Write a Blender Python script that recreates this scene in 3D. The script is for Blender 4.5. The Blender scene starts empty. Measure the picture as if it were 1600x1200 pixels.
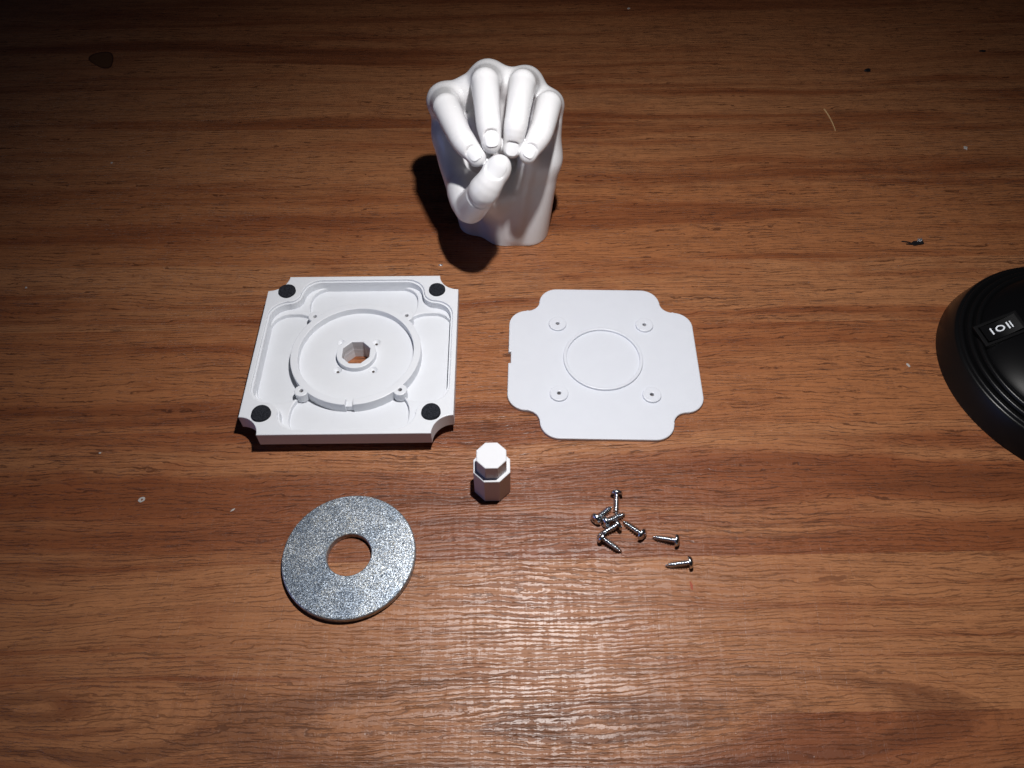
import bpy, bmesh, math, random
import numpy as np
from mathutils import Vector, Matrix
from mathutils.geometry import tessellate_polygon
R = math.radians
CM = 0.01                      # everything below is written in centimetres, the scene is in metres
scn = bpy.context.scene
COL = scn.collection
random.seed(4); np.random.seed(4)

# ------------------------------------------------------------------ camera
cam = bpy.data.objects.new('camera', bpy.data.cameras.new('camera'))
COL.objects.link(cam); scn.camera = cam
cam.location = (0, 0, 0.28)
cam.rotation_euler = (R(90 - 53.6), 0, 0)
cam.data.sensor_fit = 'HORIZONTAL'
cam.data.angle = R(67.3)
cam.data.clip_start = 0.01; cam.data.clip_end = 10

# ------------------------------------------------------------------ world, lamp light, exposure
w = bpy.data.worlds.new('World'); scn.world = w; w.use_nodes = True
w.node_tree.nodes['Background'].inputs[0].default_value = (0.55, 0.65, 1.0, 1)
w.node_tree.nodes['Background'].inputs[1].default_value = 0.007
LAMP = (2.2, 17.8, 31.5)
ld = bpy.data.lights.new('desk_lamp_bulb', 'SPOT')
ld.energy = 4.75; ld.spot_size = R(143); ld.spot_blend = 1.0; ld.shadow_soft_size = 0.0055
ld.color = (1.0, 0.975, 0.96)
lo = bpy.data.objects.new('desk_lamp_bulb', ld); COL.objects.link(lo)
lo.location = Vector(LAMP) * CM
aim = Vector((7.0, 19, 0)) - Vector(LAMP)
lo.rotation_euler = aim.to_track_quat('-Z', 'Y').to_euler()
# added cool fill light from the left of the table, its source unseen
sd = bpy.data.lights.new('cool_fill_light', 'AREA'); sd.shape = 'RECTANGLE'; sd.size = 0.5; sd.size_y = 0.3
sd.energy = 0.55; sd.color = (0.25, 0.4, 1.0)
so = bpy.data.objects.new('cool_fill_light', sd); COL.objects.link(so)
so.location = (-0.80, -0.05, 0.16)
so.rotation_euler = (Vector((-0.05, 0.2, 0.02)) - so.location).to_track_quat('-Z', 'Y').to_euler()
scn.view_settings.view_transform = 'Standard'; scn.view_settings.look = 'None'
scn.view_settings.exposure = 0; scn.view_settings.gamma = 1
scn.render.engine = 'CYCLES'
scn.cycles.use_denoising = True
scn.cycles.max_bounces = 8; scn.cycles.diffuse_bounces = 4

# ------------------------------------------------------------------ node helpers
class NT:
    def __init__(s, name):
        s.m = bpy.data.materials.new(name); s.m.use_nodes = True
        s.t = s.m.node_tree; s.t.nodes.clear()
        s.out = s.t.nodes.new('ShaderNodeOutputMaterial')
        s.b = s.t.nodes.new('ShaderNodeBsdfPrincipled')
        s.t.links.new(s.b.outputs[0], s.out.inputs[0])
    def link(s, a, b): s.t.links.new(a, b)
    def put(s, sock, v):
        if hasattr(v, 'links') or isinstance(v, bpy.types.NodeSocket): s.t.links.new(v, sock)
        else: sock.default_value = v
    def math(s, op, a, b=0.0, c=0.0, clamp=False):
        n = s.t.nodes.new('ShaderNodeMath'); n.operation = op; n.use_clamp = clamp
        s.put(n.inputs[0], a); s.put(n.inputs[1], b); s.put(n.inputs[2], c)
        return n.outputs[0]
    def vec(s, x, y, z=0.0):
        n = s.t.nodes.new('ShaderNodeCombineXYZ')
        s.put(n.inputs[0], x); s.put(n.inputs[1], y); s.put(n.inputs[2], z); return n.outputs[0]
    def noise(s, v, scale=1.0, detail=2.0, rough=0.5, color=False):
        n = s.t.nodes.new('ShaderNodeTexNoise'); s.put(n.inputs['Vector'], v)
        n.inputs['Scale'].default_value = scale; n.inputs['Detail'].default_value = detail
        n.inputs['Roughness'].default_value = rough
        return n.outputs[1 if color else 0]
    def ramp(s, v, lo_, hi, a=0.0, b=1.0):
        n = s.t.nodes.new('ShaderNodeMapRange'); n.interpolation_type = 'SMOOTHSTEP'
        s.put(n.inputs[0], v); n.inputs[1].default_value = lo_; n.inputs[2].default_value = hi
        n.inputs[3].default_value = a; n.inputs[4].default_value = b; return n.outputs[0]
    def mix(s, f, a, b, mode='MIX'):
        n = s.t.nodes.new('ShaderNodeMix'); n.data_type = 'RGBA'; n.blend_type = mode
        s.put(n.inputs[0], f); s.put(n.inputs[6], a); s.put(n.inputs[7], b); return n.outputs[2]
    def cells(s, v, scale, rnd=1.0):
        n = s.t.nodes.new('ShaderNodeTexVoronoi'); s.put(n.inputs['Vector'], v)
        n.inputs['Scale'].default_value = scale; n.inputs['Randomness'].default_value = rnd; return n
    def coords(s):                      # object coordinates in centimetres
        n = s.t.nodes.new('ShaderNodeTexCoord')
        m = s.t.nodes.new('ShaderNodeVectorMath'); m.operation = 'SCALE'; m.inputs['Scale'].default_value = 100
        s.link(n.outputs['Object'], m.inputs[0]); return m.outputs[0]
    def xyz(s, v):
        n = s.t.nodes.new('ShaderNodeSeparateXYZ'); s.link(v, n.inputs[0]); return n.outputs
    def bump(s, h, dist, strength=1.0, normal=None):
        n = s.t.nodes.new('ShaderNodeBump'); n.inputs['Strength'].default_value = strength
        n.inputs['Distance'].default_value = dist; s.put(n.inputs['Height'], h)
        if normal is not None: s.link(normal, n.inputs['Normal'])
        return n.outputs[0]
    def set(s, **kw):
        names = dict(color='Base Color', rough='Roughness', metal='Metallic', spec='Specular IOR Level', normal='Normal',
                     sss='Subsurface Weight', coat='Coat Weight', coat_rough='Coat Roughness', sheen='Sheen Weight')
        for k, v in kw.items(): s.put(s.b.inputs[names[k]], v)

def rgba(r, g, b): return (r, g, b, 1)

# ------------------------------------------------------------------ materials
def wood_material():
    n = NT('wood_laminate'); c = n.coords()
    rot = n.t.nodes.new('ShaderNodeVectorRotate'); rot.rotation_type = 'Z_AXIS'
    n.link(c, rot.inputs['Vector']); rot.inputs['Angle'].default_value = R(-1.1)
    x, y, z = n.xyz(rot.outputs[0])
    M = n.math
    # printed staves of uneven width
    sid = 0.0
    for s_ in (-4.5, 1.0, 6.4, 12.2, 18.3, 24.1, 28.4, 34.1, 39.8, 45.6, 51.0, 56.8, 62):
        sid = M('ADD', sid, M('GREATER_THAN', y, s_))
    wn = n.t.nodes.new('ShaderNodeTexWhiteNoise'); wn.noise_dimensions = '1D'; n.put(wn.inputs['W'], M('MULTIPLY', sid, 3.77))
    rv = wn.outputs['Value']; rc = n.xyz(wn.outputs['Color'])
    off = M('MULTIPLY', rv, 60.0)
    # grain distortion
    d1 = n.noise(n.vec(M('ADD', M('MULTIPLY', x, 0.055), off), M('MULTIPLY', y, 0.22), off), 1, 3, 0.5)
    d2 = n.noise(n.vec(M('MULTIPLY', x, 0.8), M('MULTIPLY', y, 1.6), off), 1, 3, 0.6)
    yd = M('ADD', y, M('MULTIPLY', M('SUBTRACT', d1, 0.5), 1.7))
    yd = M('ADD', yd, M('MULTIPLY', M('SUBTRACT', d2, 0.5), 0.16))
    d3 = n.noise(n.vec(M('MULTIPLY', x, 3.4), M('MULTIPLY', y, 2.5), off), 1, 2, 0.6)
    yd = M('ADD', yd, M('MULTIPLY', M('SUBTRACT', d3, 0.5), 0.07))
    # cathedral figure in the nearest stave : nested ellipses
    def ellipse(xc, yc, k):
        a = M('MULTIPLY', M('SUBTRACT', x, xc), k); b = M('SUBTRACT', y, yc)
        b = M('ADD', b, M('MULTIPLY', M('SUBTRACT', d1, 0.5), 2.0))
        return M('SQRT', M('ADD', M('MULTIPLY', a, a), M('MULTIPLY', b, b)))
    e = M('MINIMUM', ellipse(3.0, 6.3, 0.12), ellipse(-16.5, 6.9, 0.20))
    fig = M('ADD', e, M('MULTIPLY', M('SUBTRACT', d2, 0.5), 0.34))
    mixv = n.t.nodes.new('ShaderNodeMix'); mixv.data_type = 'FLOAT'
    n.put(mixv.inputs[0], n.ramp(y, 7.4, 9.4, 1, 0)); n.put(mixv.inputs[2], yd); n.put(mixv.inputs[3], fig)
    g = mixv.outputs[0]
    band = n.noise(n.vec(M('ADD', M('MULTIPLY', x, 0.030), off), M('MULTIPLY', g, 0.50), off), 1, 3, 0.60)
    fine = n.noise(n.vec(M('MULTIPLY', x, 0.16), M('MULTIPLY', g, 5.2), off), 1, 4, 0.65)
    fibre = n.noise(n.vec(M('MULTIPLY', x, 0.9), M('MULTIPLY', g, 24.0), 3.0), 1, 3, 0.65)
    # growth lines : fairly even spacing, wandering, broken into dashes
    wander = n.noise(n.vec(M('MULTIPLY', x, 0.20), M('MULTIPLY', y, 1.1), off), 1, 3, 0.6)
    phase = M('ADD', M('MULTIPLY', yd, 5.2), M('MULTIPLY', wander, 4.6))
    saw_ = M('FRACT', phase)
    lid_ = M('FLOOR', phase)
    tri = M('ABSOLUTE', M('SUBTRACT', saw_, 0.5))                      # 0.5 on a line, 0 between
    dash = n.noise(n.vec(M('MULTIPLY', x, 0.75), M('MULTIPLY', lid_, 7.31), 9.0), 1, 3, 0.65)
    line = M('MULTIPLY', n.ramp(tri, 0.37, 0.45), n.ramp(dash, 0.45, 0.54))
    # pores : short dark dashes of uneven length
    p1 = n.noise(n.vec(M('MULTIPLY', x, 0.50), M('MULTIPLY', yd, 17.0), 7.0), 1, 3.5, 0.62)
    p2 = n.noise(n.vec(M('MULTIPLY', x, 1.7), M('MULTIPLY', yd, 22.0), 17.0), 1, 2.5, 0.6)
    dens = n.noise(n.vec(M('MULTIPLY', x, 0.1), M('MULTIPLY', y, 0.25), 5.0), 1, 2)
    bias = M('MULTIPLY', M('SUBTRACT', dens, 0.5), 0.14)
    pore1 = n.ramp(M('ADD', p1, bias), 0.59, 0.655)
    pore2 = n.ramp(M('ADD', p2, bias), 0.61, 0.67)
    pores = M('MAXIMUM', M('MAXIMUM', pore1, M('MULTIPLY', line, 0.85)), M('MULTIPLY', pore2, 0.7))
    # faint saw marks across the grain
    saw = n.noise(n.vec(M('ADD', M('MULTIPLY', x, 11.0), M('MULTIPLY', y, -0.9)), M('MULTIPLY', y, 0.45), 11.0), 1, 3, 0.6)
    sawm = n.ramp(saw, 0.60, 0.72)
    light_ = n.mix(rc[0], rgba(.345, .130, .050), rgba(.405, .176, .076))
    mid_ = rgba(.240, .076, .028); dark_ = rgba(.090, .025, .0095)
    col = n.mix(n.ramp(M('ADD', M('MULTIPLY', M('SUBTRACT', rc[1], 0.5), 0.10), band), 0.44, 0.64), light_, mid_)
    col = n.mix(n.ramp(band, 0.58, 0.74, 0, 0.50), col, dark_)
    col = n.mix(n.ramp(fine, 0.44, 0.76, 0, 0.45), col, dark_)
    col = n.mix(n.ramp(fibre, 0.35, 0.75, 0, 0.34), col, rgba(.10, .033, .012))
    col = n.mix(M('MULTIPLY', sawm, 0.16), col, dark_)
    rings = M('MULTIPLY', n.ramp(M('SINE', M('MULTIPLY', fig, 5.5)), 0.35, 1.0), n.ramp(y, 7.0, 8.6, 0.5, 0))
    col = n.mix(rings, col, dark_)
    col = n.mix(M('MULTIPLY', pores, n.ramp(y, 10.0, 16.0, 0.60, 0.84)), col, rgba(.040, .0125, .0065))  # pores fainter on the near side: the veil of glare painted into the colour
    kn = n.cells(n.vec(M('MULTIPLY', x, 0.07), M('MULTIPLY', y, 0.16), 2.0), 1.0)
    col = n.mix(n.ramp(kn.outputs['Distance'], 0.006, 0.030, 0.6, 0.0), col, rgba(.045, .016, .008))
    st = n.noise(n.vec(M('MULTIPLY', x, 0.3), M('MULTIPLY', y, 0.45), 31.0), 1, 3, 0.7)
    col = n.mix(n.ramp(st, 0.50, 0.74, 0, 0.28), col, rgba(.19, .045, .013))
    # embossed relief : raised ridges between the lines catch the light, hollows stay matt
    r1 = n.noise(n.vec(M('MULTIPLY', x, 0.9), M('MULTIPLY', lid_, 3.17), 23.0), 1, 3, 0.65)
    r2 = n.noise(n.vec(M('MULTIPLY', x, 5.5), M('MULTIPLY', y, 0.6), 41.0), 1, 3, 0.65)
    r3 = n.noise(n.vec(M('MULTIPLY', x, 5.0), M('MULTIPLY', y, 14.0), 47.0), 1, 3, 0.7)
    ph2 = M('ADD', M('MULTIPLY', yd, 5.6), M('MULTIPLY', wander, 3.0))
    tri2 = M('ABSOLUTE', M('SUBTRACT', M('FRACT', ph2), 0.5))
    r1 = n.noise(n.vec(M('MULTIPLY', x, 0.8), M('MULTIPLY', M('FLOOR', ph2), 3.17), 23.0), 1, 3, 0.65)
    rv_ = M('ADD', M('MULTIPLY', r1, 0.60), M('MULTIPLY', r2, 0.85)); rv_ = M('ADD', rv_, M('MULTIPLY', r3, 0.60))
    rv_ = M('SUBTRACT', rv_, M('MULTIPLY', tri2, 0.80))
    ridge = n.ramp(rv_, 0.74, 0.90)
    ridge = M('MULTIPLY', ridge, M('SUBTRACT', 1.0, M('MULTIPLY', pores, .8)), clamp=True)
    grit = n.noise(c, 16.0, 3, 0.7)
    h = M('ADD', M('MULTIPLY', ridge, 0.45), M('MULTIPLY', pores, -0.9))
    h = M('ADD', h, M('MULTIPLY', grit, 0.25)); h = M('ADD', h, M('MULTIPLY', fibre, 0.35)); h = M('ADD', h, M('MULTIPLY', sawm, -0.30))
    nor = n.bump(h, 0.00009, 0.9)
    rough = M('ADD', M('MULTIPLY', ridge, -0.10), 0.45)
    rough = M('ADD', rough, M('MULTIPLY', grit, 0.06))
    n.set(color=col, rough=rough, spec=M('ADD', M('MULTIPLY', ridge, 0.42), 0.28), normal=nor)
    return n.m

def white_plastic(name, col=(.80, .81, .83), rough=.32, layers=0.0, sss=0.06):
    n = NT(name); c = n.coords(); x, y, z = n.xyz(c)
    mott = n.noise(c, 1.3, 3, 0.6)
    cc = n.mix(n.ramp(mott, .35, .65, 0, .35), rgba(*col), rgba(col[0] * .955, col[1] * .955, col[2] * .96))
    # printed layer lines follow the height
    lay = n.math('SINE', n.math('MULTIPLY', z, 2 * math.pi / 0.03))
    h = n.math('ADD', n.math('MULTIPLY', lay, layers), n.math('MULTIPLY', n.noise(c, 22, 2), 0.25 if layers else 0.0))
    r = n.math('ADD', n.math('MULTIPLY', n.noise(c, 3.0, 3), 0.10), rough - .05)
    n.set(color=cc, rough=r, normal=n.bump(h, 0.00003, 0.6), sss=sss)
    n.b.inputs['Subsurface Radius'].default_value = (1, .9, .85); n.b.inputs['Subsurface Scale'].default_value = .0015
    n.b.inputs['IOR'].default_value = 1.47
    return n.m

def zinc_material():
    n = NT('galvanised_zinc'); c = n.coords()
    v1 = n.cells(c, 26.0); v2 = n.cells(c, 44.0)
    big = n.noise(c, 0.7, 3, 0.55); mid = n.noise(c, 13.0, 4, 0.75)
    cr = n.xyz(v1.outputs['Color']); cr2 = n.xyz(v2.outputs['Color'])
    val = n.math('ADD', n.math('MULTIPLY', cr[0], .5), n.math('MULTIPLY', cr2[0], .5))
    val = n.math('ADD', n.math('MULTIPLY', mid, .62), n.math('ADD', n.math('MULTIPLY', val, .34), n.math('MULTIPLY', n.noise(n.vec(n.math('MULTIPLY', n.xyz(c)[0], .5), n.math('MULTIPLY', n.xyz(c)[1], 9.0)), 1, 4, .7), .22)))
    col = n.mix(n.ramp(val, .25, 1.0), rgba(.12, .16, .22), rgba(.60, .65, .70))
    col = n.mix(n.ramp(cr2[1], .8, .98, 0, .6), col, rgba(.75, .68, .48))
    col = n.mix(n.ramp(big, .36, .66, .55, 0), col, rgba(.13, .18, .25))
    x_, y_, z_ = n.xyz(c)
    u_ = n.math('ADD', n.math('MULTIPLY', x_, .77), n.math('MULTIPLY', y_, .64)); v_ = n.math('SUBTRACT', n.math('MULTIPLY', y_, .77), n.math('MULTIPLY', x_, .64))
    scr = n.noise(n.vec(n.math('MULTIPLY', u_, .5), n.math('MULTIPLY', v_, 16.0)), 1, 2, .6)
    col = n.mix(n.ramp(scr, .64, .72, 0, .45), col, rgba(.70, .74, .78))
    col = n.mix(n.ramp(scr, .30, .36, .35, 0), col, rgba(.08, .11, .16))
    nm = n.t.nodes.new('ShaderNodeVectorMath'); nm.operation = 'SUBTRACT'
    n.link(v1.outputs['Color'], nm.inputs[0]); nm.inputs[1].default_value = (.5, .5, .5)
    sc = n.t.nodes.new('ShaderNodeVectorMath'); sc.operation = 'SCALE'; n.link(nm.outputs[0], sc.inputs[0]); sc.inputs['Scale'].default_value = .17
    g = n.t.nodes.new('ShaderNodeNewGeometry')
    ad = n.t.nodes.new('ShaderNodeVectorMath'); ad.operation = 'ADD'; n.link(g.outputs['Normal'], ad.inputs[0]); n.link(sc.outputs[0], ad.inputs[1])
    no = n.t.nodes.new('ShaderNodeVectorMath'); no.operation = 'NORMALIZE'; n.link(ad.outputs[0], no.inputs[0])
    nor = n.bump(n.math('ADD', mid, n.math('MULTIPLY', cr2[2], .5)), .00012, .8, no.outputs[0])
    n.set(color=col, metal=.88, rough=n.math('ADD', .27, n.math('MULTIPLY', cr2[1], .2)), normal=nor, spec=.5)
    return n.m

def plain(name, col, rough=.5, metal=0.0, grit=0.0, gscale=20, spec=.5, var=0.0):
    n = NT(name); c = n.coords()
    base = rgba(*col)
    if var:
        base = n.mix(n.ramp(n.noise(c, gscale * .6, 3), .35, .65), rgba(*[k * (1 - var) for k in col]), rgba(*[min(1, k * (1 + var)) for k in col]))
    n.set(color=base, rough=rough, metal=metal, spec=spec)
    if grit: n.set(normal=n.bump(n.noise(c, gscale, 4, .7), grit, .9))
    return n.m

M_WOOD = wood_material()
M_HAND = white_plastic('glossy_white_cast', (.67, .67, .685), .25, 0.0, .12)
M_NAIL = white_plastic('glossy_white_nail', (.70, .705, .725), .14, 0.0, .10)
M_BASE = white_plastic('white_printed_plastic', (.71, .73, .77), .40, .35)
M_LID = white_plastic('white_printed_sheet', (.645, .67, .73), .45, .1)
M_PEG = white_plastic('white_printed_peg', (.68, .69, .72), .42, .5)
M_ZINC = zinc_material()
M_EDGE = plain('dull_zinc_edge', (.34, .34, .35), .38, .7, .0001, 12, var=.3)
M_SCREW = plain('bright_zinc_screw', (.62, .66, .70), .23, 1.0, .00003, 30, var=.15)
M_FELT = plain('black_felt', (.020, .022, .028), .95, 0, .0004, 38, .15, .5)
M_BLACK = plain('black_gloss_plastic', (.003, .003, .0034), .36, 0, .00001, 9, .09)
M_BLACK2 = plain('black_satin_plastic', (.004, .004, .0044), .30, 0, .00002, 14, .22)
M_PRINT = plain('white_switch_print', (.72, .76, .80), .5)
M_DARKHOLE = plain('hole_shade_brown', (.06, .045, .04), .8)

# ------------------------------------------------------------------ object helpers
def tag(o, label, cat, group=None):
    o['label'] = label; o['category'] = cat
    if group: o['group'] = group
def empty(name, x, y, rz=0.0, z=0.0):
    o = bpy.data.objects.new(name, None); COL.objects.link(o); o.empty_display_size = .01
    o.location = (x * CM, y * CM, z * CM); o.rotation_euler = (0, 0, rz); return o
def mesh_obj(name, verts, faces, mat, parent=None, smooth=None):
    me = bpy.data.meshes.new(name)
    me.from_pydata([(v[0] * CM, v[1] * CM, v[2] * CM) for v in verts], [], faces)
    me.validate(); me.update()
    if smooth is not None:
        me.shade_smooth(); me.set_sharp_from_angle(angle=R(smooth))
    me.materials.append(mat)
    o = bpy.data.objects.new(name, me); COL.objects.link(o)
    if parent is not None: o.parent = parent
    return o

class Geo:
    def __init__(s): s.v = []; s.f = []
    def add(s, vs, fs):
        k = len(s.v); s.v += [tuple(a) for a in vs]; s.f += [tuple(i + k for i in f) for f in fs]
    def prism(s, loops, z0, z1, b=0.0, b0=0.0, bottom=True):
        """extrude a polygon with holes; b = rounding of the upper edge, b0 of the lower one"""
        loops = [list(l) for l in loops]
        for i, l in enumerate(loops):
            a = sum(l[j - 1][0] * l[j][1] - l[j][0] * l[j - 1][1] for j in range(len(l)))
            if (a > 0) != (i == 0): l.reverse()
        def inset(l, d):
            out = []; n = len(l)
            for j in range(n):
                p0 = Vector(l[j - 1]); p = Vector(l[j]); p1 = Vector(l[(j + 1) % n])
                e1 = (p - p0).normalized(); e2 = (p1 - p).normalized()
                n1 = Vector((-e1.y, e1.x)); n2 = Vector((-e2.y, e2.x))
                m = (n1 + n2) / max(.25, 1 + n1.dot(n2)); q = p + m * d; out.append((q.x, q.y))
            return out
        rings = []
        if b0: rings += [(b0, z0), (b0 * .29, z0 + b0 * .29), (0, z0 + b0)]
        else: rings.append((0, z0))
        if b: rings += [(0, z1 - b), (b * .29, z1 - b * .29), (b, z1)]
        else: rings.append((0, z1))
        k0 = len(s.v); starts = []
        for d, z in rings:
            ls = [inset(l, d) if d else l for l in loops]
            st = []
            for l in ls:
                st.append(len(s.v)); s.v += [(p[0], p[1], z) for p in l]
            starts.append((st, ls))
        for r in range(len(rings) - 1):
            for li, l in enumerate(loops):
                a = starts[r][0][li]; c = starts[r + 1][0][li]; n = len(l)
                for j in range(n):
                    j2 = (j + 1) % n; s.f.append((a + j, a + j2, c + j2, c + j))
        for r, flip in ((-1, False), (0, True)):
            if flip and not bottom: continue
            st, ls = starts[r]
            tris = tessellate_polygon([[Vector((p[0], p[1], 0)) for p in l] for l in ls])
            idx = [st[li] + j for li, l in enumerate(ls) for j in range(len(l))]
            for t in tris:
                f = [idx[i] for i in t]
                a, b_, c_ = (Vector(s.v[i]) for i in f)
                up = (b_ - a).cross(c_ - a).z > 0
                if up == flip: f.reverse()
                s.f.append(tuple(f))
    def lathe(s, prof, n=64, cx=0, cy=0, close=False):
        """prof: list of (radius, z), listed from the outside bottom upward / inward"""
        k = len(s.v); m = len(prof)
        for r, z in prof:
            for j in range(n):
                a = 2 * math.pi * j / n; s.v.append((cx + r * math.cos(a), cy + r * math.sin(a), z))
        for i in range(m if close else m - 1):
            i2 = (i + 1) % m
            for j in range(n):
                j2 = (j + 1) % n
                s.f.append((k + i * n + j, k + i * n + j2, k + i2 * n + j2, k + i2 * n + j))
        if not close:
            s.f.append(tuple(k + (m - 1) * n + j for j in range(n)))
            s.f.append(tuple(k + n - 1 - j for j in range(n)))
    def obj(s, name, mat, parent=None, smooth=20):
        return mesh_obj(name, s.v, s.f, mat, parent, smooth)

def circle(r, cx=0, cy=0, n=48, ph=0.0):
    return [(cx + r * math.cos(ph + 2 * math.pi * i / n), cy + r * math.sin(ph + 2 * math.pi * i / n)) for i in range(n)]
def octagon(flats, cx=0, cy=0):
    return circle(flats / 2 / math.cos(math.pi / 8), cx, cy, 8, math.pi / 8)
def arc(cx, cy, r, a0, a1, n=12):
    return [(cx + r * math.cos(R(a0 + (a1 - a0) * i / n)), cy + r * math.sin(R(a0 + (a1 - a0) * i / n))) for i in range(n + 1)]
def four(quarter):
    """turn the upper right quarter of an outline (counter-clockwise) into the whole"""
    out = []
    for k in range(4):
        c, s_ = [(1, 0), (0, 1), (-1, 0), (0, -1)][k]
        out += [(c * x - s_ * y, s_ * x + c * y) for x, y in quarter]
    res = []
    for p in out:
        if not res or (Vector(p) - Vector(res[-1])).length > 1e-4: res.append(p)
    return res
def notched_square(h, r, n=20):                # square with concave quarter circles bitten from its corners
    return four(arc(h, h, r, 270, 180, n))
def cross_plate(h, a, rc, rv):                 # plate with stepped, S-shaped corners
    q = arc(h - rc, a - rc, rc, 0, 90, 12)
    q += arc(a + rv, a + rv, rv, 270, 180, 9)
    q += arc(a - rc, h - rc, rc, 0, 90, 12)
    return four(q)
def rrect(x0, y0, x1, y1, radii, n=10):        # radii: lower right, upper right, upper left, lower left
    a, b, c, d = radii
    return (arc(x1 - a, y0 + a, a, -90, 0, n) + arc(x1 - b, y1 - b, b, 0, 90, n)
            + arc(x0 + c, y1 - c, c, 90, 180, n) + arc(x0 + d, y0 + d, d, 180, 270, n))

# ------------------------------------------------------------------ the table
g = Geo(); g.prism([[(-75, -40), (85, -40), (85, 80), (-75, 80)]], -2.5, 0, .0)
table = g.obj('table_top', M_WOOD, None, None); table['kind'] = 'structure'

# ------------------------------------------------------------------ square base, lying upside down
base = empty('square_base', -7.0, 21.63, R(.75))
tag(base, 'white notched square base tray lying upside down with four black felt dots', 'base')
H = 4.5; OCT = octagon(1.22)
g = Geo()
g.prism([notched_square(H - .42, .95), OCT], 0, .30, .03)
g.prism([notched_square(H - .20, .93), OCT], .30, .56, .04)
g.obj('stepped_moulding', M_BASE, base)
g = Geo(); g.prism([notched_square(H, .90), OCT], .56, .57); g.obj('floor', M_BASE, base)
g = Geo()
g.prism([notched_square(H, .90), cross_plate(4.19, 2.83, .85, .60)], .57, 1.19)
g.prism([notched_square(H, .90), cross_plate(4.27, 2.90, .88, .56)], 1.19, 1.30, .035)
g.obj('rim', M_BASE, base)
# raised web in each corner, between the rounded ends of the pockets
def rotp(l, k):
    c, s_ = [(1, 0), (0, 1), (-1, 0), (0, -1)][k]; return [(c * x - s_ * y, s_ * x + c * y) for x, y in l]
end = arc(1.30, 3.10, 1.25, -90, 0, 16) + arc(1.70, 3.35, .85, 0, 90, 10)
end = [p for p in end if math.hypot(*p) > 2.74]
other = [(y, x) for x, y in end][::-1]                     # the same end of the neighbouring pocket, from the wall inward
a0 = math.degrees(math.atan2(other[-1][1], other[-1][0])); a1 = 90 - a0
corner = end + [(1.70, 4.28), (3.2, 4.28), (3.2, 3.2), (4.28, 3.2), (4.28, 1.70)] + other + arc(0, 0, 2.73, a0, a1, 6)[1:-1]
for k in range(4):
    g = Geo(); g.prism([rotp(corner, k)], .565, .80, .05); g.obj('web', M_BASE, base)
SH = [(sx * .79, sy * .79) for sx in (-1, 1) for sy in (-1, 1)]
g = Geo(); g.prism([circle(2.75, n=96), OCT] + [circle(.19, a, b, 24) for a, b in SH], .575, .765, .012)
g.obj('disc_floor', M_BASE, base)
for a, b in SH:                                # countersunk screw holes
    g = Geo(); g.lathe([(.22, .66), (.192, .755), (.09, .655), (.065, .645), (.065, .61)], 24, a, b, True)
    g.obj('countersink', M_BASE, base, 30)
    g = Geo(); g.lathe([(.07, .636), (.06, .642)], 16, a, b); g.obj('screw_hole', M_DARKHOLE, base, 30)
# retaining ring with a gap at the front
g = Geo(); half = math.degrees(.16 / 2.72)
outer = arc(0, 0, 2.91, -90 + half, 270 - half, 110); inner = arc(0, 0, 2.58, 270 - half, -90 + half, 110)
g.prism([outer + inner], .575, 1.12, .03)
g.prism([arc(0, 0, 2.87, -90 - half, -90 + half, 6) + arc(0, 0, 2.60, -90 + half, -90 - half, 6)], .64, .93, .01)
g.obj('retaining_ring', M_BASE, base)
g = Geo(); g.prism([circle(.88, n=56), OCT], .70, 1.05, .03); g.obj('hub', M_BASE, base)
for sx, sy in ((-1, 1), (1, 1), (-1, -1), (1, -1)):
    g = Geo(); g.prism([circle(.30, sx * 2.13, sy * 2.13, 28), circle(.085, sx * 2.13, sy * 2.13, 14)], .64, 1.115, .03)
    g.obj('screw_post', M_BASE, base)
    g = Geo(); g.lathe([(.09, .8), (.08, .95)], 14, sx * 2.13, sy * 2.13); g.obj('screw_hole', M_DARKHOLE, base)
for i, (fx, fy, rr) in enumerate(((-3.58, 3.52, .40), (3.50, 3.52, .385), (-3.55, -3.47, .405), (3.56, -3.47, .405))):
    pts = [(fx + rr * (1 + .015 * math.sin(3 * a + i) + random.uniform(-.008, .008)) * math.cos(a),
            fy + rr * (1 + .015 * math.sin(3 * a + i)) * math.sin(a)) for a in [2 * math.pi * k / 40 for k in range(40)]]
    g = Geo(); g.prism([pts], 1.298, 1.42, .03); g.obj('felt_pad', M_FELT, base, 40)

# ------------------------------------------------------------------ flat cover plate
lid = empty('cover_plate', 4.19, 21.95, R(-1.1))
tag(lid, 'thin flat white cover plate with stepped round corners and raised centre ring', 'cover plate')
out = cross_plate(4.36, 2.92, .88, .60)
holes = [circle(.085, sx * 2.06, sy * 2.04, 14) for sx in (-1, 1) for sy in (-1, 1)]
# the nick in its left side
nick = []
done = False
for i, p in enumerate(out):
    q = out[(i + 1) % len(out)]
    nick.append(p)
    if p[0] < -4.3 and q[0] < -4.3 and p[1] > 0 > q[1]:
        nick += [(-4.36, .36), (-4.25, .36), (-4.25, -.30), (-4.36, -.30)]
g = Geo(); g.prism([nick] + holes, 0.0, .18, .05, .02); g.obj('plate', M_LID, lid)
g = Geo(); g.prism([circle(1.83, n=96), circle(1.67, n=96)], .17, .30, .045); g.obj('raised_ring', M_LID, lid)
for sx in (-1, 1):
    for sy in (-1, 1):
        g = Geo(); g.prism([circle(.42, sx * 2.06, sy * 2.04, 40), circle(.085, sx * 2.06, sy * 2.04, 14)], .17, .29, .045)
        g.obj('screw_boss', M_LID, lid)
        g = Geo(); g.lathe([(.098, .02), (.09, .12)], 14, sx * 2.06, sy * 2.04); g.obj('screw_hole', M_DARKHOLE, lid)

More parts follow.
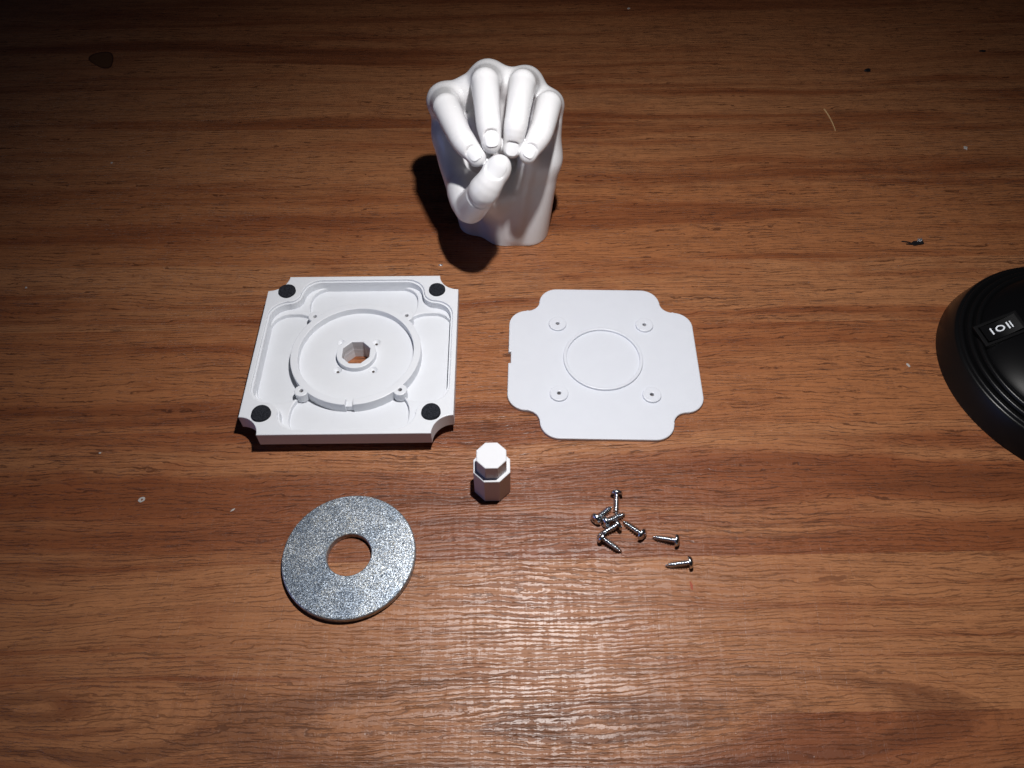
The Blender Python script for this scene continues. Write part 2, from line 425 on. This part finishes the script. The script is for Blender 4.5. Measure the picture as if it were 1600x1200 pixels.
# ------------------------------------------------------------------ octagonal peg
peg = empty('octagonal_peg', -.80, 15.45, R(1.0))
tag(peg, 'small white two-tier octagonal peg standing upright below the base', 'peg')
g = Geo(); g.prism([octagon(1.46)], 0, 1.60, .035, .02); g.obj('lower_block', M_PEG, peg, 20)
g = Geo(); g.prism([octagon(1.17)], 1.59, 2.41, .045); g.obj('upper_block', M_PEG, peg, 20)

# ------------------------------------------------------------------ steel washer
wash = empty('steel_washer', -6.27, 12.27, R(20))
tag(wash, 'large round zinc plated steel washer with a centre hole', 'washer')
g = Geo(); g.lathe([(2.515, .322), (.885, .322), (.885, .28), (2.515, .28)], 128, close=True); g.obj('face', M_ZINC, wash, 20)
g = Geo(); g.lathe([(2.54, .03), (2.56, .08), (2.56, .265), (2.553, .292), (2.512, .321), (2.5, .2), (.9, .2), (.888, .321), (.858, .30), (.85, .27), (.85, .02), (.88, 0), (2.5, 0)], 128, close=True)
g.obj('edge', M_EDGE, wash, 40)

# ------------------------------------------------------------------ screws
def build_screw():
    r = empty('small_screw', 0, 0)
    g = Geo()                    # pan head, axis along +X, tip at +X
    prof = [(.10, -.155)]
    head = [(.0, .0)]
    # lathe about z then rotated so that z -> -x
    prof = [(.10, .0), (.235, .0), (.247, .02), (.247, .06), (.222, .115), (.165, .152), (.085, .168), (.03, .17)]
    g.lathe(prof, 28)
    vs = [(-z, y, x) for x, y, z in g.v]; g.v = vs
    h = g.obj('head', M_SCREW, r, 50)
    g = Geo()                    # cross recess, its shade put in as a flush black cross on the crown
    for a in (0, 90):
        bx = [(-.105, -.017), (.105, -.017), (.105, .017), (-.105, .017)]
        c, s_ = math.cos(R(a + 20)), math.sin(R(a + 20))
        g.prism([[(c * x - s_ * y, s_ * x + c * y) for x, y in bx]], .14, .1705 + (.0004 if a else 0))
    g.v = [(-z, y, x) for x, y, z in g.v]
    g.obj('cross_recess', M_BLACK2, h, 20)
    # tapered core with helical thread: radius field over angle and length
    L = .90; nt = 9; n = 20; rows = int(L / .0085)
    vs = []; fs = []
    for i in range(rows + 1):
        t = i / rows; x = t * L
        core = .082 * (1 - max(0, (t - .72) / .28) ** 1.5 * .93)
        for j in range(n):
            a = 2 * math.pi * j / n
            ph = (t * nt + a / (2 * math.pi)) % 1.0
            ridge = max(0, 1 - abs(ph - .5) / .30)
            amp = .062 * min(1, max(0, (x - .05) / .06)) * (1 - max(0, (t - .80) / .20))
            rr = core + amp * ridge
            vs.append((x, rr * math.cos(a), rr * math.sin(a)))
    for i in range(rows):
        for j in range(n):
            j2 = (j + 1) % n; fs.append((i * n + j, (i + 1) * n + j, (i + 1) * n + j2, i * n + j2))
    fs.append(tuple(range(n))); fs.append(tuple(rows * n + n - 1 - j for j in range(n)))
    mesh_obj('threaded_shank', vs, fs, M_SCREW, r, 50)
    return r
def copy_tree(o, parent=None):
    c = o.copy(); COL.objects.link(c); c.parent = parent
    for ch in list(o.children): copy_tree(ch, c)
    return c
SCREWS = [ # head (x, y), tip (x, y), lift of head, lift of tip, label
    ((4.24, 14.91), (4.16, 14.00), .24, .09, 'zinc screw farthest back in the pile, head away and tip towards the viewer'),
    ((3.36, 13.84), (4.06, 14.46), .24, .10, 'leftmost zinc screw of the pile, pointing up to the right'),
    ((3.73, 13.70), (4.58, 14.12), .24, .14, 'zinc screw in the middle of the pile, its tip pointing right'),
    ((4.12, 13.52), (3.26, 13.06), .28, .12, 'zinc screw in the pile with its tip pointing down to the left'),
    ((3.55, 12.98), (4.36, 12.40), .24, .09, 'nearest zinc screw of the pile, tip pointing down to the right'),
    ((5.06, 13.17), (4.36, 13.82), .24, .09, 'zinc screw just right of the pile, tip pointing at the pile'),
    ((6.37, 12.90), (5.42, 13.12), .24, .09, 'zinc screw lying apart, second from the right'),
    ((6.76, 11.98), (5.76, 11.90), .24, .09, 'rightmost zinc screw, lying alone nearest the viewer'),
]
proto = build_screw()
for i, (h_, t_, zh, zt, lab) in enumerate(SCREWS):
    o = proto if i == 0 else copy_tree(proto)
    tag(o, lab, 'screw', 'loose screws on the table')
    hv = Vector((h_[0], h_[1], zh)); tv = Vector((t_[0], t_[1], zt)); d = (tv - hv)
    o.location = hv * CM
    q = d.to_track_quat('X', 'Z')
    o.rotation_mode = 'XYZ'
    o.rotation_euler = (q @ Matrix.Rotation(i * 1.3, 3, 'X').to_quaternion()).to_euler()

# ------------------------------------------------------------------ the hand: a smooth solid grown from rounded limbs
THETA = R(53.6)
def P(px, py, d):
    """a point of the cast at horizontal distance d, measured from the photograph"""
    k = math.tan(THETA + math.atan((py - 600) / 1201.0)); z = 28 - d * k
    zc = d * math.cos(THETA) + (28 - z) * math.sin(THETA)
    return np.array([(px - 800) / 1201.0 * zc, d, z])

def cone(p, a, b, ra, rb):
    a = np.asarray(a, float); b = np.asarray(b, float)
    ba = b - a; l2 = float(ba @ ba); rr = ra - rb; a2 = l2 - rr * rr; il2 = 1.0 / l2
    pa = p - a; y = pa @ ba; zz = y - l2
    xx = pa * l2 - y[:, None] * ba; x2 = np.einsum('ij,ij->i', xx, xx)
    y2 = y * y * l2; z2 = zz * zz * l2
    k = np.sign(rr) * rr * rr * x2
    d3 = (np.sqrt(x2 * a2 * il2) + y * rr) * il2 - ra
    d1 = np.sqrt(x2 + z2) * il2 - rb
    d2 = np.sqrt(x2 + y2) * il2 - ra
    return np.where(np.sign(zz) * a2 * z2 > k, d1, np.where(np.sign(y) * a2 * y2 < k, d2, d3))
def ellip(p, c, r, M=None):
    q = p - np.asarray(c, float)
    if M is not None: q = q @ M
    r = np.asarray(r, float)
    k0 = np.linalg.norm(q / r, axis=1); k1 = np.linalg.norm(q / (r * r), axis=1) + 1e-9
    return k0 * (k0 - 1) / k1
def smin(a, b, k):
    h = np.maximum(k - np.abs(a - b), 0) / k
    return np.minimum(a, b) - h * h * k * .25
def smax(a, b, k): return -smin(-a, -b, k)

MCP = dict(i=(-3.12, 31.9, 6.95), m=(-1.10, 32.2, 7.85), r=(.62, 32.1, 7.65), p=(1.68, 31.5, 7.00))
FING = {
 'i': [P(698, 168, 29.9), P(721, 216, 27.95), P(745, 246, 27.1)],
 'm': [P(758, 129, 30.35), P(763, 188, 28.2), P(768, 224, 27.35)],
 'r': [P(816, 131, 30.35), P(807, 188, 28.1), P(800, 232, 27.5)],
 'p': [P(857, 164, 29.9), P(845, 207, 28.1), P(825, 242, 27.2)],
}
RAD = {'i': (.605, .53, .405), 'm': (.605, .54, .43), 'r': (.59, .51, .415), 'p': (.57, .53, .385)}
TH = [P(735, 324, 27.3), P(757, 297, 26.3), P(780, 261, 26.75)]
TR = (.72, .64, .52)
CAMP = np.array([0, 0, 28.0])

def nail_frame(prev, tip, r, side=0.0, back=0.12, out=None):
    t = tip - prev; t = t / np.linalg.norm(t)
    up = np.array([side, -.25, 1.0]) if out is None else np.asarray(out, float)
    n_ = up - (up @ t) * t; n_ /= np.linalg.norm(n_)
    s_ = np.cross(n_, t)
    c = tip - t * back
    return c, t, s_, n_, r
NAILS = [
 (nail_frame(FING['i'][1], FING['i'][2], .395, 0, .03, (-.12, -.85, 1)), .32, .275),
 (nail_frame(FING['m'][1], FING['m'][2], .42, 0, .03, (.10, -.85, 1)), .345, .295),
 (nail_frame(FING['r'][1], FING['r'][2], .405, 0, .00, (.05, -1.1, 1)), .29, .270),
 (nail_frame(FING['p'][1], FING['p'][2], .375, 0, .02, (.15, -.85, 1)), .29, .252),
 (nail_frame(TH[1], TH[2], .52, 0, .04, (-.12, -1.0, 1)), .38, .40),
]
def nail_field(p, nl, grow, lo_, hi):
    (c, t, s_, n_, r), hu, hv = nl
    q = p - c; u = q @ t; v = q @ s_; h = q @ n_
    e = (np.abs(u / (hu + grow)) ** 2.8 + np.abs(v / (hv + grow)) ** 2.8) ** (1 / 2.8) - 1
    e = e * min(hu, hv)
    surf = np.sqrt(np.maximum(r * r * 1.02 - v * v * .80, .0004)) - .16 * (u + .1) * (u > -.1)*0 - 0.10 * np.maximum(u, 0) ** 2 / .3
    return np.maximum(e, np.maximum(h - (surf + hi), (surf + lo_) - h))

def limb(p, pts, rad, seg=7):
    """a tapering limb along a smooth curve through its joints"""
    a, b, c = [np.asarray(q, float) for q in pts]
    P0 = [2 * a - b, a, b, c, 2 * c - b]; out = None; S = []
    for i in (0, 1):
        q0, q1, q2, q3 = P0[i], P0[i + 1], P0[i + 2], P0[i + 3]
        for k in range(seg if i == 0 else seg + 1):
            t = k / seg
            q = .5 * (2 * q1 + (q2 - q0) * t + (2 * q0 - 5 * q1 + 4 * q2 - q3) * t * t + (3 * q1 - q0 - 3 * q2 + q3) * t ** 3)
            S.append((q, rad[i] + (rad[i + 1] - rad[i]) * (t * t * (3 - 2 * t))))
    for (q, r), (q_, r_) in zip(S[:-1], S[1:]):
        d = cone(p, q, q_, r, r_); out = d if out is None else np.minimum(out, d)
    return out

def hand_field(p):
    f = None
    # palm: metacarpals from the cut wrist to the knuckles
    wrist = {'i': (-1.75, 31.2, -.6), 'm': (-.85, 31.5, -.6), 'r': (.15, 31.5, -.6), 'p': (.95, 31.0, -.6)}
    for k, r0, r1 in (('i', .95, .80), ('m', 1.05, .82), ('r', 1.05, .78), ('p', .92, .66)):
        c_ = cone(p, wrist[k], MCP[k], r0, r1); f = c_ if f is None else smin(f, c_, .55)
    # palm face and heel
    f = smin(f, cone(p, (-.35, 30.7, -.6), (-.5, 30.5, 3.0), 1.15, 1.1), .6)
    f = smin(f, cone(p, (-1.0, 30.6, 3.0), (-1.6, 30.8, 6.2), 1.1, .75), .6)
    f = smin(f, cone(p, (.85, 30.5, .2), (1.45, 30.7, 4.6), .95, .88), .5)      # little finger side
    f = smin(f, cone(p, (1.45, 30.8, 4.6), (1.60, 31.0, 6.4), .86, .62), .5)
    f = smin(f, cone(p, (.15, 30.0, .6), (.75, 29.95, 5.4), .40, .42), .55)      # tendon ridge
    f = smin(f, cone(p, (-1.2, 30.4, 2.3), TH[0] + np.array([-.12, 1.1, .0]), .85, .80), .6)   # thenar
    f = smin(f, cone(p, TH[0] + np.array([-.12, 1.1, .0]), TH[0], .80, TR[0]), .5)
    f = smin(f, cone(p, (-2.3, 30.2, 3.9), (-2.9, 31.3, 5.6), .75, .80), .6)    # web between thumb and first finger
    f = smin(f, cone(p, TH[0] + np.array([-.25, .5, -.1]), (-2.75, 30.4, 4.7), .55, .50), .5)
    for a_, b_, ra, rb in (('i', 'm', .66, .70), ('m', 'r', .70, .66), ('r', 'p', .62, .55)):
        f = smin(f, cone(p, MCP[a_], MCP[b_], ra, rb), .35)
    f = smin(f, cone(p, (-2.85, 31.0, 5.4), (-2.20, 29.3, 3.9), .68, .78), .7)
    # proximal phalanges
    for k, r0, r1 in (('i', .76, .60), ('m', .78, .62), ('r', .74, .60), ('p', .64, .54)):
        f = smin(f, cone(p, MCP[k], FING[k][0], r0, r1), .30)
    # outer two phalanges of each finger, kept apart from one another
    for k in 'impr':
        a, b, c_ = FING[k]; ra, rb, rc_ = RAD[k]
        g_ = limb(p, [a, b, c_], (ra, rb, rc_))
        ax_ = (c_ - b) / np.linalg.norm(c_ - b)
        for off, dep in ((-.06, .016), (.05, .012), (-.20, .008)):      # skin folds over the last joint
            q = (p - b) @ ax_ - off + .05 * np.sin(9 * p[:, 0])
            g_ = g_ + dep * np.exp(-(q / .035) ** 2) * np.clip((p[:, 2] - b[2]) / .3, 0, 1)
        kc = a + (np.array(MCP[k]) - a) * .55
        kk = .05 + .30 * np.exp(-((p - kc) ** 2).sum(1) / .5)
        f = smin(f, g_, kk)
    t = limb(p, TH, TR)
    t = smin(t, ellip(p, TH[1] + (TH[2] - TH[1]) * .0, (.66, .64, .64)), .12)
    t = smin(t, ellip(p, TH[2] * .8 + TH[1] * .2, (.60, .50, .56)), .12)
    f = smin(f, t, .06)
    bk = np.array([0, .36, -.26])
    f = smin(f, cone(p, FING['i'][2] + bk, FING['m'][2] + bk, .30, .32), .08)
    f = smin(f, cone(p, FING['m'][2] + bk, FING['r'][2] + bk, .32, .30), .08)
    f = smin(f, cone(p, FING['i'][2] + bk, TH[2] + bk * 1.2, .28, .34), .08)
    # knuckle creases across the thumb joint
    ax = (TH[1] - TH[0]); ax /= np.linalg.norm(ax)
    for off, dep in ((-.40, .040), (-.25, .028)):
        cc = TH[1] + ax * off
        ring = np.abs((p - cc) @ ax) ; rr = np.linalg.norm((p - cc) - ((p - cc) @ ax)[:, None] * ax, axis=1)
        front = np.clip(-(p[:, 1] - cc[1]) / .4, 0, 1)
        f = f + dep * np.exp(-(ring / .045) ** 2) * front * (rr < 1.0) * (p[:, 2] > 4.2)
    for nl in NAILS:
        (c, tt, s_, n_, r), hu, hv = nl
        f = smax(f, -nail_field(p, nl, .030, -.018, .30), .05)
    f = smax(f, -(p[:, 2] - 0.0), .04)                                   # flat foot
    return f

def surface_nets(field, lo, hi, h, coarse=4):
    lo = np.asarray(lo, float); hi = np.asarray(hi, float)
    nc = np.ceil((hi - lo) / (h * coarse)).astype(int) + 1
    ax = [lo[i] + np.arange(nc[i]) * h * coarse for i in range(3)]
    G = np.stack(np.meshgrid(*ax, indexing='ij'), -1).reshape(-1, 3)
    C = field(G).reshape(nc)
    n = (nc - 1) * coarse + 1
    F = np.repeat(np.repeat(np.repeat(C, coarse, 0), coarse, 1), coarse, 2)[:n[0], :n[1], :n[2]].copy()
    near = np.abs(C) < h * coarse * 2.2
    Nf = np.repeat(np.repeat(np.repeat(near, coarse, 0), coarse, 1), coarse, 2)[:n[0], :n[1], :n[2]]
    # dilate backwards so that cells on both sides are covered
    for a in range(3):
        s_ = np.roll(Nf, -coarse, a); Nf = Nf | s_
    idx = np.argwhere(Nf)
    for k in range(0, len(idx), 400000):
        ii = idx[k:k + 400000]; F[ii[:, 0], ii[:, 1], ii[:, 2]] = field(lo + ii * h)
    S = F < 0
    cs = [S[i:n[0] - 1 + i, j:n[1] - 1 + j, k:n[2] - 1 + k] for i in (0, 1) for j in (0, 1) for k in (0, 1)]
    cnt = sum(c.astype(np.int8) for c in cs)
    act = (cnt > 0) & (cnt < 8)
    cells = np.argwhere(act); vid = -np.ones(act.shape, int); vid[act] = np.arange(len(cells))
    acc = np.zeros((len(cells), 3)); num = np.zeros(len(cells))
    corner = [np.array((i, j, k)) for i in (0, 1) for j in (0, 1) for k in (0, 1)]
    for a in range(8):
        for b in range(a + 1, 8):
            if np.abs(corner[a] - corner[b]).sum() != 1: continue
            pa = cells + corner[a]; pb = cells + corner[b]
            fa = F[pa[:, 0], pa[:, 1], pa[:, 2]]; fb = F[pb[:, 0], pb[:, 1], pb[:, 2]]
            m = (fa < 0) != (fb < 0); t = np.where(m, fa / np.where(m, fa - fb, 1), 0)
            acc += m[:, None] * (corner[a] + t[:, None] * (corner[b] - corner[a])); num += m
    V = lo + (cells + acc / num[:, None]) * h
    quads = []
    for a in range(3):
        b, c = (a + 1) % 3, (a + 2) % 3
        sl0 = [slice(None)] * 3; sl1 = [slice(None)] * 3; sl0[a] = slice(0, -1); sl1[a] = slice(1, None)
        ch = S[tuple(sl0)] != S[tuple(sl1)]
        e = np.argwhere(ch)
        e = e[(e[:, b] > 0) & (e[:, c] > 0) & (e[:, b] < n[b] - 1) & (e[:, c] < n[c] - 1)]
        ub = np.zeros(3, int); ub[b] = 1; uc = np.zeros(3, int); uc[c] = 1
        q = [e - ub - uc, e - uc, e, e - ub]
        q = np.stack([vid[k[:, 0], k[:, 1], k[:, 2]] for k in q], 1)
        ins = S[e[:, 0], e[:, 1], e[:, 2]]
        q[~ins] = q[~ins][:, ::-1]
        quads.append(q)
    return V, np.concatenate(quads)

def np_mesh(name, V, Q, mat, parent=None):
    me = bpy.data.meshes.new(name)
    me.vertices.add(len(V)); me.vertices.foreach_set('co', (V * CM).astype(np.float32).ravel())
    me.loops.add(Q.size); me.loops.foreach_set('vertex_index', Q.astype(np.int32).ravel())
    me.polygons.add(len(Q)); me.polygons.foreach_set('loop_start', np.arange(0, Q.size, 4, dtype=np.int32))
    me.update(calc_edges=True); me.validate(); me.shade_smooth()
    me.materials.append(mat)
    o = bpy.data.objects.new(name, me); COL.objects.link(o)
    if parent: o.parent = parent
    return o
HO = np.array([-.4, 31.0, 0.0])
hand = empty('hand_sculpture', HO[0], HO[1])
tag(hand, 'glossy white cast of a hand with fingertips pinched to the thumb, standing on its wrist', 'sculpture')
V, Q = surface_nets(hand_field, (-4.4, 25.2, -.10), (2.9, 33.6, 10.3), .045)
np_mesh('hand', V - HO, Q, M_HAND, hand)
for nl in NAILS:
    c = nl[0][0]
    V, Q = surface_nets(lambda p: smax(nail_field(p, nl, .004, -.08, -.008), nail_field(p, nl, .004, -.08, -.008), .02), c - .72, c + .72, .022)
    np_mesh('fingernail', V - HO, Q, M_NAIL, hand)

# ------------------------------------------------------------------ black desk lamp at the right
LX, LY = 25.8, 21.1
lamp = empty('desk_lamp', LX, LY)
tag(lamp, 'black round ridged desk lamp foot with a rocker switch, cut off at the right edge', 'lamp')
g = Geo()
g.lathe([(6.05, 0), (6.19, .04), (6.20, .12), (5.86, 1.14), (5.82, 1.21), (5.76, 1.25), (5.66, 1.26), (5.50, 1.20)], 200)
g.obj('foot_rim', M_BLACK2, lamp, 35)
for r0, z0 in ((5.70, 1.18), (5.38, 1.30), (5.08, 1.42)):
    g = Geo(); g.lathe([(r0, z0), (r0 - .015, z0 + .09), (r0 - .06, z0 + .14), (r0 - .12, z0 + .155), (r0 - .19, z0 + .14), (r0 - .24, z0 + .08), (r0 - .34, z0 + .06)], 200)
    g.obj('ridge', M_BLACK2, lamp, 60)
prof = [(4.86, 1.30), (4.86, 1.52)] + [(4.86 * t, 1.52 + 1.5 * (1 - t ** 2.4) ** .85) for t in [1 - (k / 30) ** 1.3 * .96 for k in range(1, 31)]]
g = Geo(); g.lathe(prof, 200); g.obj('dome', M_BLACK, lamp, 50)
# switch, set in the slope of the dome
def switch_bezel():
    q = Geo()
    q.prism([[(-.92, -.58), (.92, -.58), (.92, .58), (-.92, .58)], [(-.74, -.42), (.74, -.42), (.74, .42), (-.74, .42)]], -.6, .10, .04)
    return q.obj('switch', M_BLACK2, lamp, 20)
sw = switch_bezel()
sw.location = (-4.22 * CM, 1.0 * CM, 2.10 * CM); sw.rotation_euler = (R(2), R(-25), R(11))
n_ = 12
vs = []; fs = []
for i in range(n_ + 1):
    x_ = -.72 + 1.44 * i / n_; zt = .05 + .11 * abs((i / n_ - .45) * 2) ** 1.6
    vs += [(x_, -.40, zt), (x_, .40, zt), (x_, .40, -.15), (x_, -.40, -.15)]
for i in range(n_):
    for a, b in ((0, 1), (1, 2), (2, 3), (3, 0)):
        fs.append((i * 4 + a, (i + 1) * 4 + a, (i + 1) * 4 + b, i * 4 + b)[::-1])
fs += [(0, 1, 2, 3), tuple(n_ * 4 + k for k in (3, 2, 1, 0))]
mesh_obj('rocker', vs, fs, M_BLACK2, sw, 25)
g = Geo()
def bar(cx): g.prism([[(cx - .03, -.17), (cx + .03, -.17), (cx + .03, .17), (cx - .03, .17)]], .05, .118)
bar(-.38); bar(.30); bar(.44)
g.prism([[(-.03 + .185 * math.cos(a), .155 * math.sin(a)) for a in [2 * math.pi * k / 32 for k in range(32)]],
         [(-.03 + .125 * math.cos(a), .100 * math.sin(a)) for a in [2 * math.pi * k / 32 for k in range(32)]]], .05, .118)
g.obj('switch_marks', M_PRINT, sw, 20)

# stem, gooseneck and shade of the lamp, all beyond the picture's edge; the bulb at the top of the script hangs in the shade
def tube(name, pts, r, mat, parent, n=20):
    vs = []; fs = []
    for i, p in enumerate(pts):
        p = Vector(p); d = (Vector(pts[min(i + 1, len(pts) - 1)]) - Vector(pts[max(i - 1, 0)])).normalized()
        u = d.cross(Vector((.13, .97, .2))).normalized(); v = d.cross(u)
        for j in range(n):
            a = 2 * math.pi * j / n; q = p + (u * math.cos(a) + v * math.sin(a)) * r; vs.append(tuple(q))
    for i in range(len(pts) - 1):
        for j in range(n):
            j2 = (j + 1) % n; fs.append((i * n + j, i * n + j2, (i + 1) * n + j2, (i + 1) * n + j))
    return mesh_obj(name, vs, fs, mat, parent, 60)
hx, hy = LAMP[0] - LX, LAMP[1] - LY
tube('stem', [(0, 0, 2.4), (0, 0, 9), (0, 0, 16)], .75, M_BLACK2, lamp)
neck = []
for i in range(41):
    t = i / 40; q = (1 - t) ** 3, 3 * t * (1 - t) ** 2, 3 * t * t * (1 - t), t ** 3
    neck.append(tuple(sum(w_ * c_[k] for w_, c_ in zip(q, ((0, 0, 16), (1, 0, 36), (hx * .55, hy * .55, 46), (hx, hy, 35.2)))) for k in range(3)))
tube('gooseneck', neck, .45, M_BLACK2, lamp)
g = Geo(); g.lathe([(3.6, 31.2), (3.6, 31.6), (2.9, 33.6), (1.6, 35.0), (.9, 35.4), (.3, 35.4), (.3, 35.2), (1.5, 34.8), (2.75, 33.4), (3.45, 31.6), (3.45, 31.2)], 64, hx, hy, True)
g.obj('lamp_shade', M_BLACK2, lamp, 40)
M_BULB = NT('lit_bulb'); M_BULB.set(color=rgba(.9, .9, .9)); M_BULB.b.inputs['Emission Color'].default_value = rgba(1, .95, .9)
M_BULB.b.inputs['Emission Strength'].default_value = 20
g = Geo(); g.lathe([(.30, 31.75), (.55, 31.9), (.6, 32.3), (.5, 33.2), (.3, 34.9)], 32, hx, hy); g.obj('bulb', M_BULB.m, lamp, 60)

# ------------------------------------------------------------------ crumbs and marks on the table
def flake(name, x, y, rx, ry, rot, h, mat, label, cat, seed=0, n=12, z=0.0, jag=.25):
    rnd = random.Random(seed)
    pts = []
    for k in range(n):
        a = 2 * math.pi * k / n; q = 1 + rnd.uniform(-jag, jag)
        px, py = rx * q * math.cos(a), ry * q * math.sin(a)
        pts.append((px * math.cos(rot) - py * math.sin(rot), px * math.sin(rot) + py * math.cos(rot)))
    g = Geo(); g.prism([pts], 0, h, h * .3)
    o = g.obj(name, mat, None, 20); o.location = (x * CM, y * CM, (z + .0) * CM)
    tag(o, label, cat); return o

M_CHIP = plain('dark_crumb', (.010, .010, .012), .35)
M_PALE = plain('pale_flake', (.42, .40, .38), .5)
M_SILVER = plain('silver_fleck', (.6, .62, .66), .3, .8, .0003, 30)
M_STRAW = plain('pale_straw', (.55, .36, .18), .6)
M_RED = plain('rust_red_speck', (.30, .045, .012), .6)
flake('crumb', 21.10, 29.75, .46, .13, R(8), .09, M_CHIP, 'largest black crumb with a silver fleck, above the lamp foot', 'crumb', 3, 14, jag=.3)
flake('crumb_tail', 20.62, 29.86, .22, .035, R(-12), .05, M_CHIP, '', '', 5, 8)
flake('silver_fleck', 21.33, 29.93, .17, .12, R(20), .13, M_SILVER, '', '', 8, 11, jag=.4)
for a_, b_ in (('crumb_tail', 'crumb'), ('silver_fleck', 'crumb')):
    a_ = bpy.data.objects[a_]; b_ = bpy.data.objects[b_]
    a_.parent = b_; a_.location = a_.location - b_.location
    for k in ('label', 'category'): del a_[k]
flake('crumb', 22.97, 45.8, .24, .14, R(20), .08, M_CHIP, 'small black crumb near the far right of the table', 'crumb', 11, 11, jag=.35)
flake('crumb', 31.2, 48.1, .26, .10, R(0), .05, M_CHIP, 'tiny black crumb in the dark far right corner', 'crumb', 12, 9, jag=.35)
flake('pale_flake', 26.49, 37.75, .14, .12, 0, .05, M_PALE, 'white ragged fleck on the table far behind the lamp foot', 'flake', 13, 10, jag=.5)
flake('pale_flake', 18.24, 21.70, .055, .11, R(25), .05, M_PALE, 'small white flake just left of the lamp foot', 'flake', 14, 9, jag=.2)
flake('pale_flake', -11.27, 14.32, .10, .035, R(45), .02, M_PALE, 'thin pale flake left of the washer', 'flake', 15, 8, jag=.2)
flake('pale_flake', -24.2, 26.6, .055, .05, 0, .03, M_PALE, 'tiny pale speck near the left edge of the table', 'flake', 16, 8)
flake('pale_flake', -17.47, 17.0, .05, .04, 0, .03, M_PALE, 'tiny pale speck above the ring-shaped flake', 'flake', 17, 8)
flake('pale_flake', -22.97, 36.4, .07, .05, 0, .03, M_PALE, 'tiny pale speck far back on the left side', 'flake', 18, 8)
flake('pale_flake', 8.24, 53.6, .11, .09, 0, .03, M_PALE, 'pale speck at the far edge of view behind the hand', 'flake', 19, 8)
flake('red_speck', 6.80, 11.14, .045, .15, R(10), .015, M_RED, 'rust red speck on the table below the screws', 'speck', 20, 10, jag=.4)
flake('metal_chip', -3.63, 28.15, .12, .05, R(-8), .06, M_SILVER, 'tiny grey chip between the hand and the square base', 'chip', 21, 9, jag=.3)
# ring-shaped flake
g = Geo(); rnd = random.Random(5)
o1 = [((.115 + rnd.uniform(-.012, .012)) * math.cos(a) * 1.25, (.115 + rnd.uniform(-.012, .012)) * math.sin(a)) for a in [2 * math.pi * k / 14 for k in range(14)]]
g.prism([o1, circle(.045, .01, 0, 10)], 0, .03, .008)
o = g.obj('ring_flake', M_PALE, None, 20); o.location = (-15.07 * CM, 14.78 * CM, 0); o.rotation_euler.z = R(30)
tag(o, 'small pale ring-shaped flake on the left of the table', 'flake')
# straw-like fibre
g = Geo()
for k in range(10):
    t0, t1 = k / 10, (k + 1) / 10
    f_ = lambda t: (19.16 + .42 * t - .28 * t * t, 41.6 - 2.2 * t)
    (x0, y0), (x1, y1) = f_(t0), f_(t1); wd = .035 * (1 - .5 * t0)
    g.prism([[(x0 - wd, y0), (x1 - wd, y1), (x1 + wd, y1), (x0 + wd, y0)]], .0, .035)
o = g.obj('fibre', M_STRAW, None, 20); tag(o, 'pale straw-coloured fibre lying behind and right of the hand', 'fibre')
# dried drop with a dark rim, upper left
pts = [(-27.9, 47.6), (-27.3, 48.0), (-26.7, 48.05), (-26.3, 47.6), (-26.1, 46.9), (-26.0, 46.1), (-26.5, 46.0), (-27.2, 46.5), (-27.8, 47.0)]
def smooth_loop(p, it=2):
    for _ in range(it):
        q = []
        for i in range(len(p)):
            a, b = p[i], p[(i + 1) % len(p)]
            q += [(a[0] * .75 + b[0] * .25, a[1] * .75 + b[1] * .25), (a[0] * .25 + b[0] * .75, a[1] * .25 + b[1] * .75)]
        p = q
    return p
sp = smooth_loop(pts); cx_, cy_ = -26.9, 47.0
inn = [(cx_ + (x - cx_) * .88, cy_ + (y - cy_) * .86) for x, y in sp]
M_ST1 = plain('dried_drop_rim', (.060, .022, .010), .35); M_ST2 = plain('dried_drop_film', (.100, .042, .015), .4)
r_ = empty('dried_drop', cx_, cy_); tag(r_, 'dried drop stain with a dark rim near the far left corner', 'stain')
loc = lambda l: [(x - cx_, y - cy_) for x, y in l]
g = Geo(); g.prism([loc(sp), loc(inn)], 0, .012); g.obj('rim', M_ST1, r_)
g = Geo(); g.prism([loc(inn)], 0, .008); g.obj('film', M_ST2, r_)
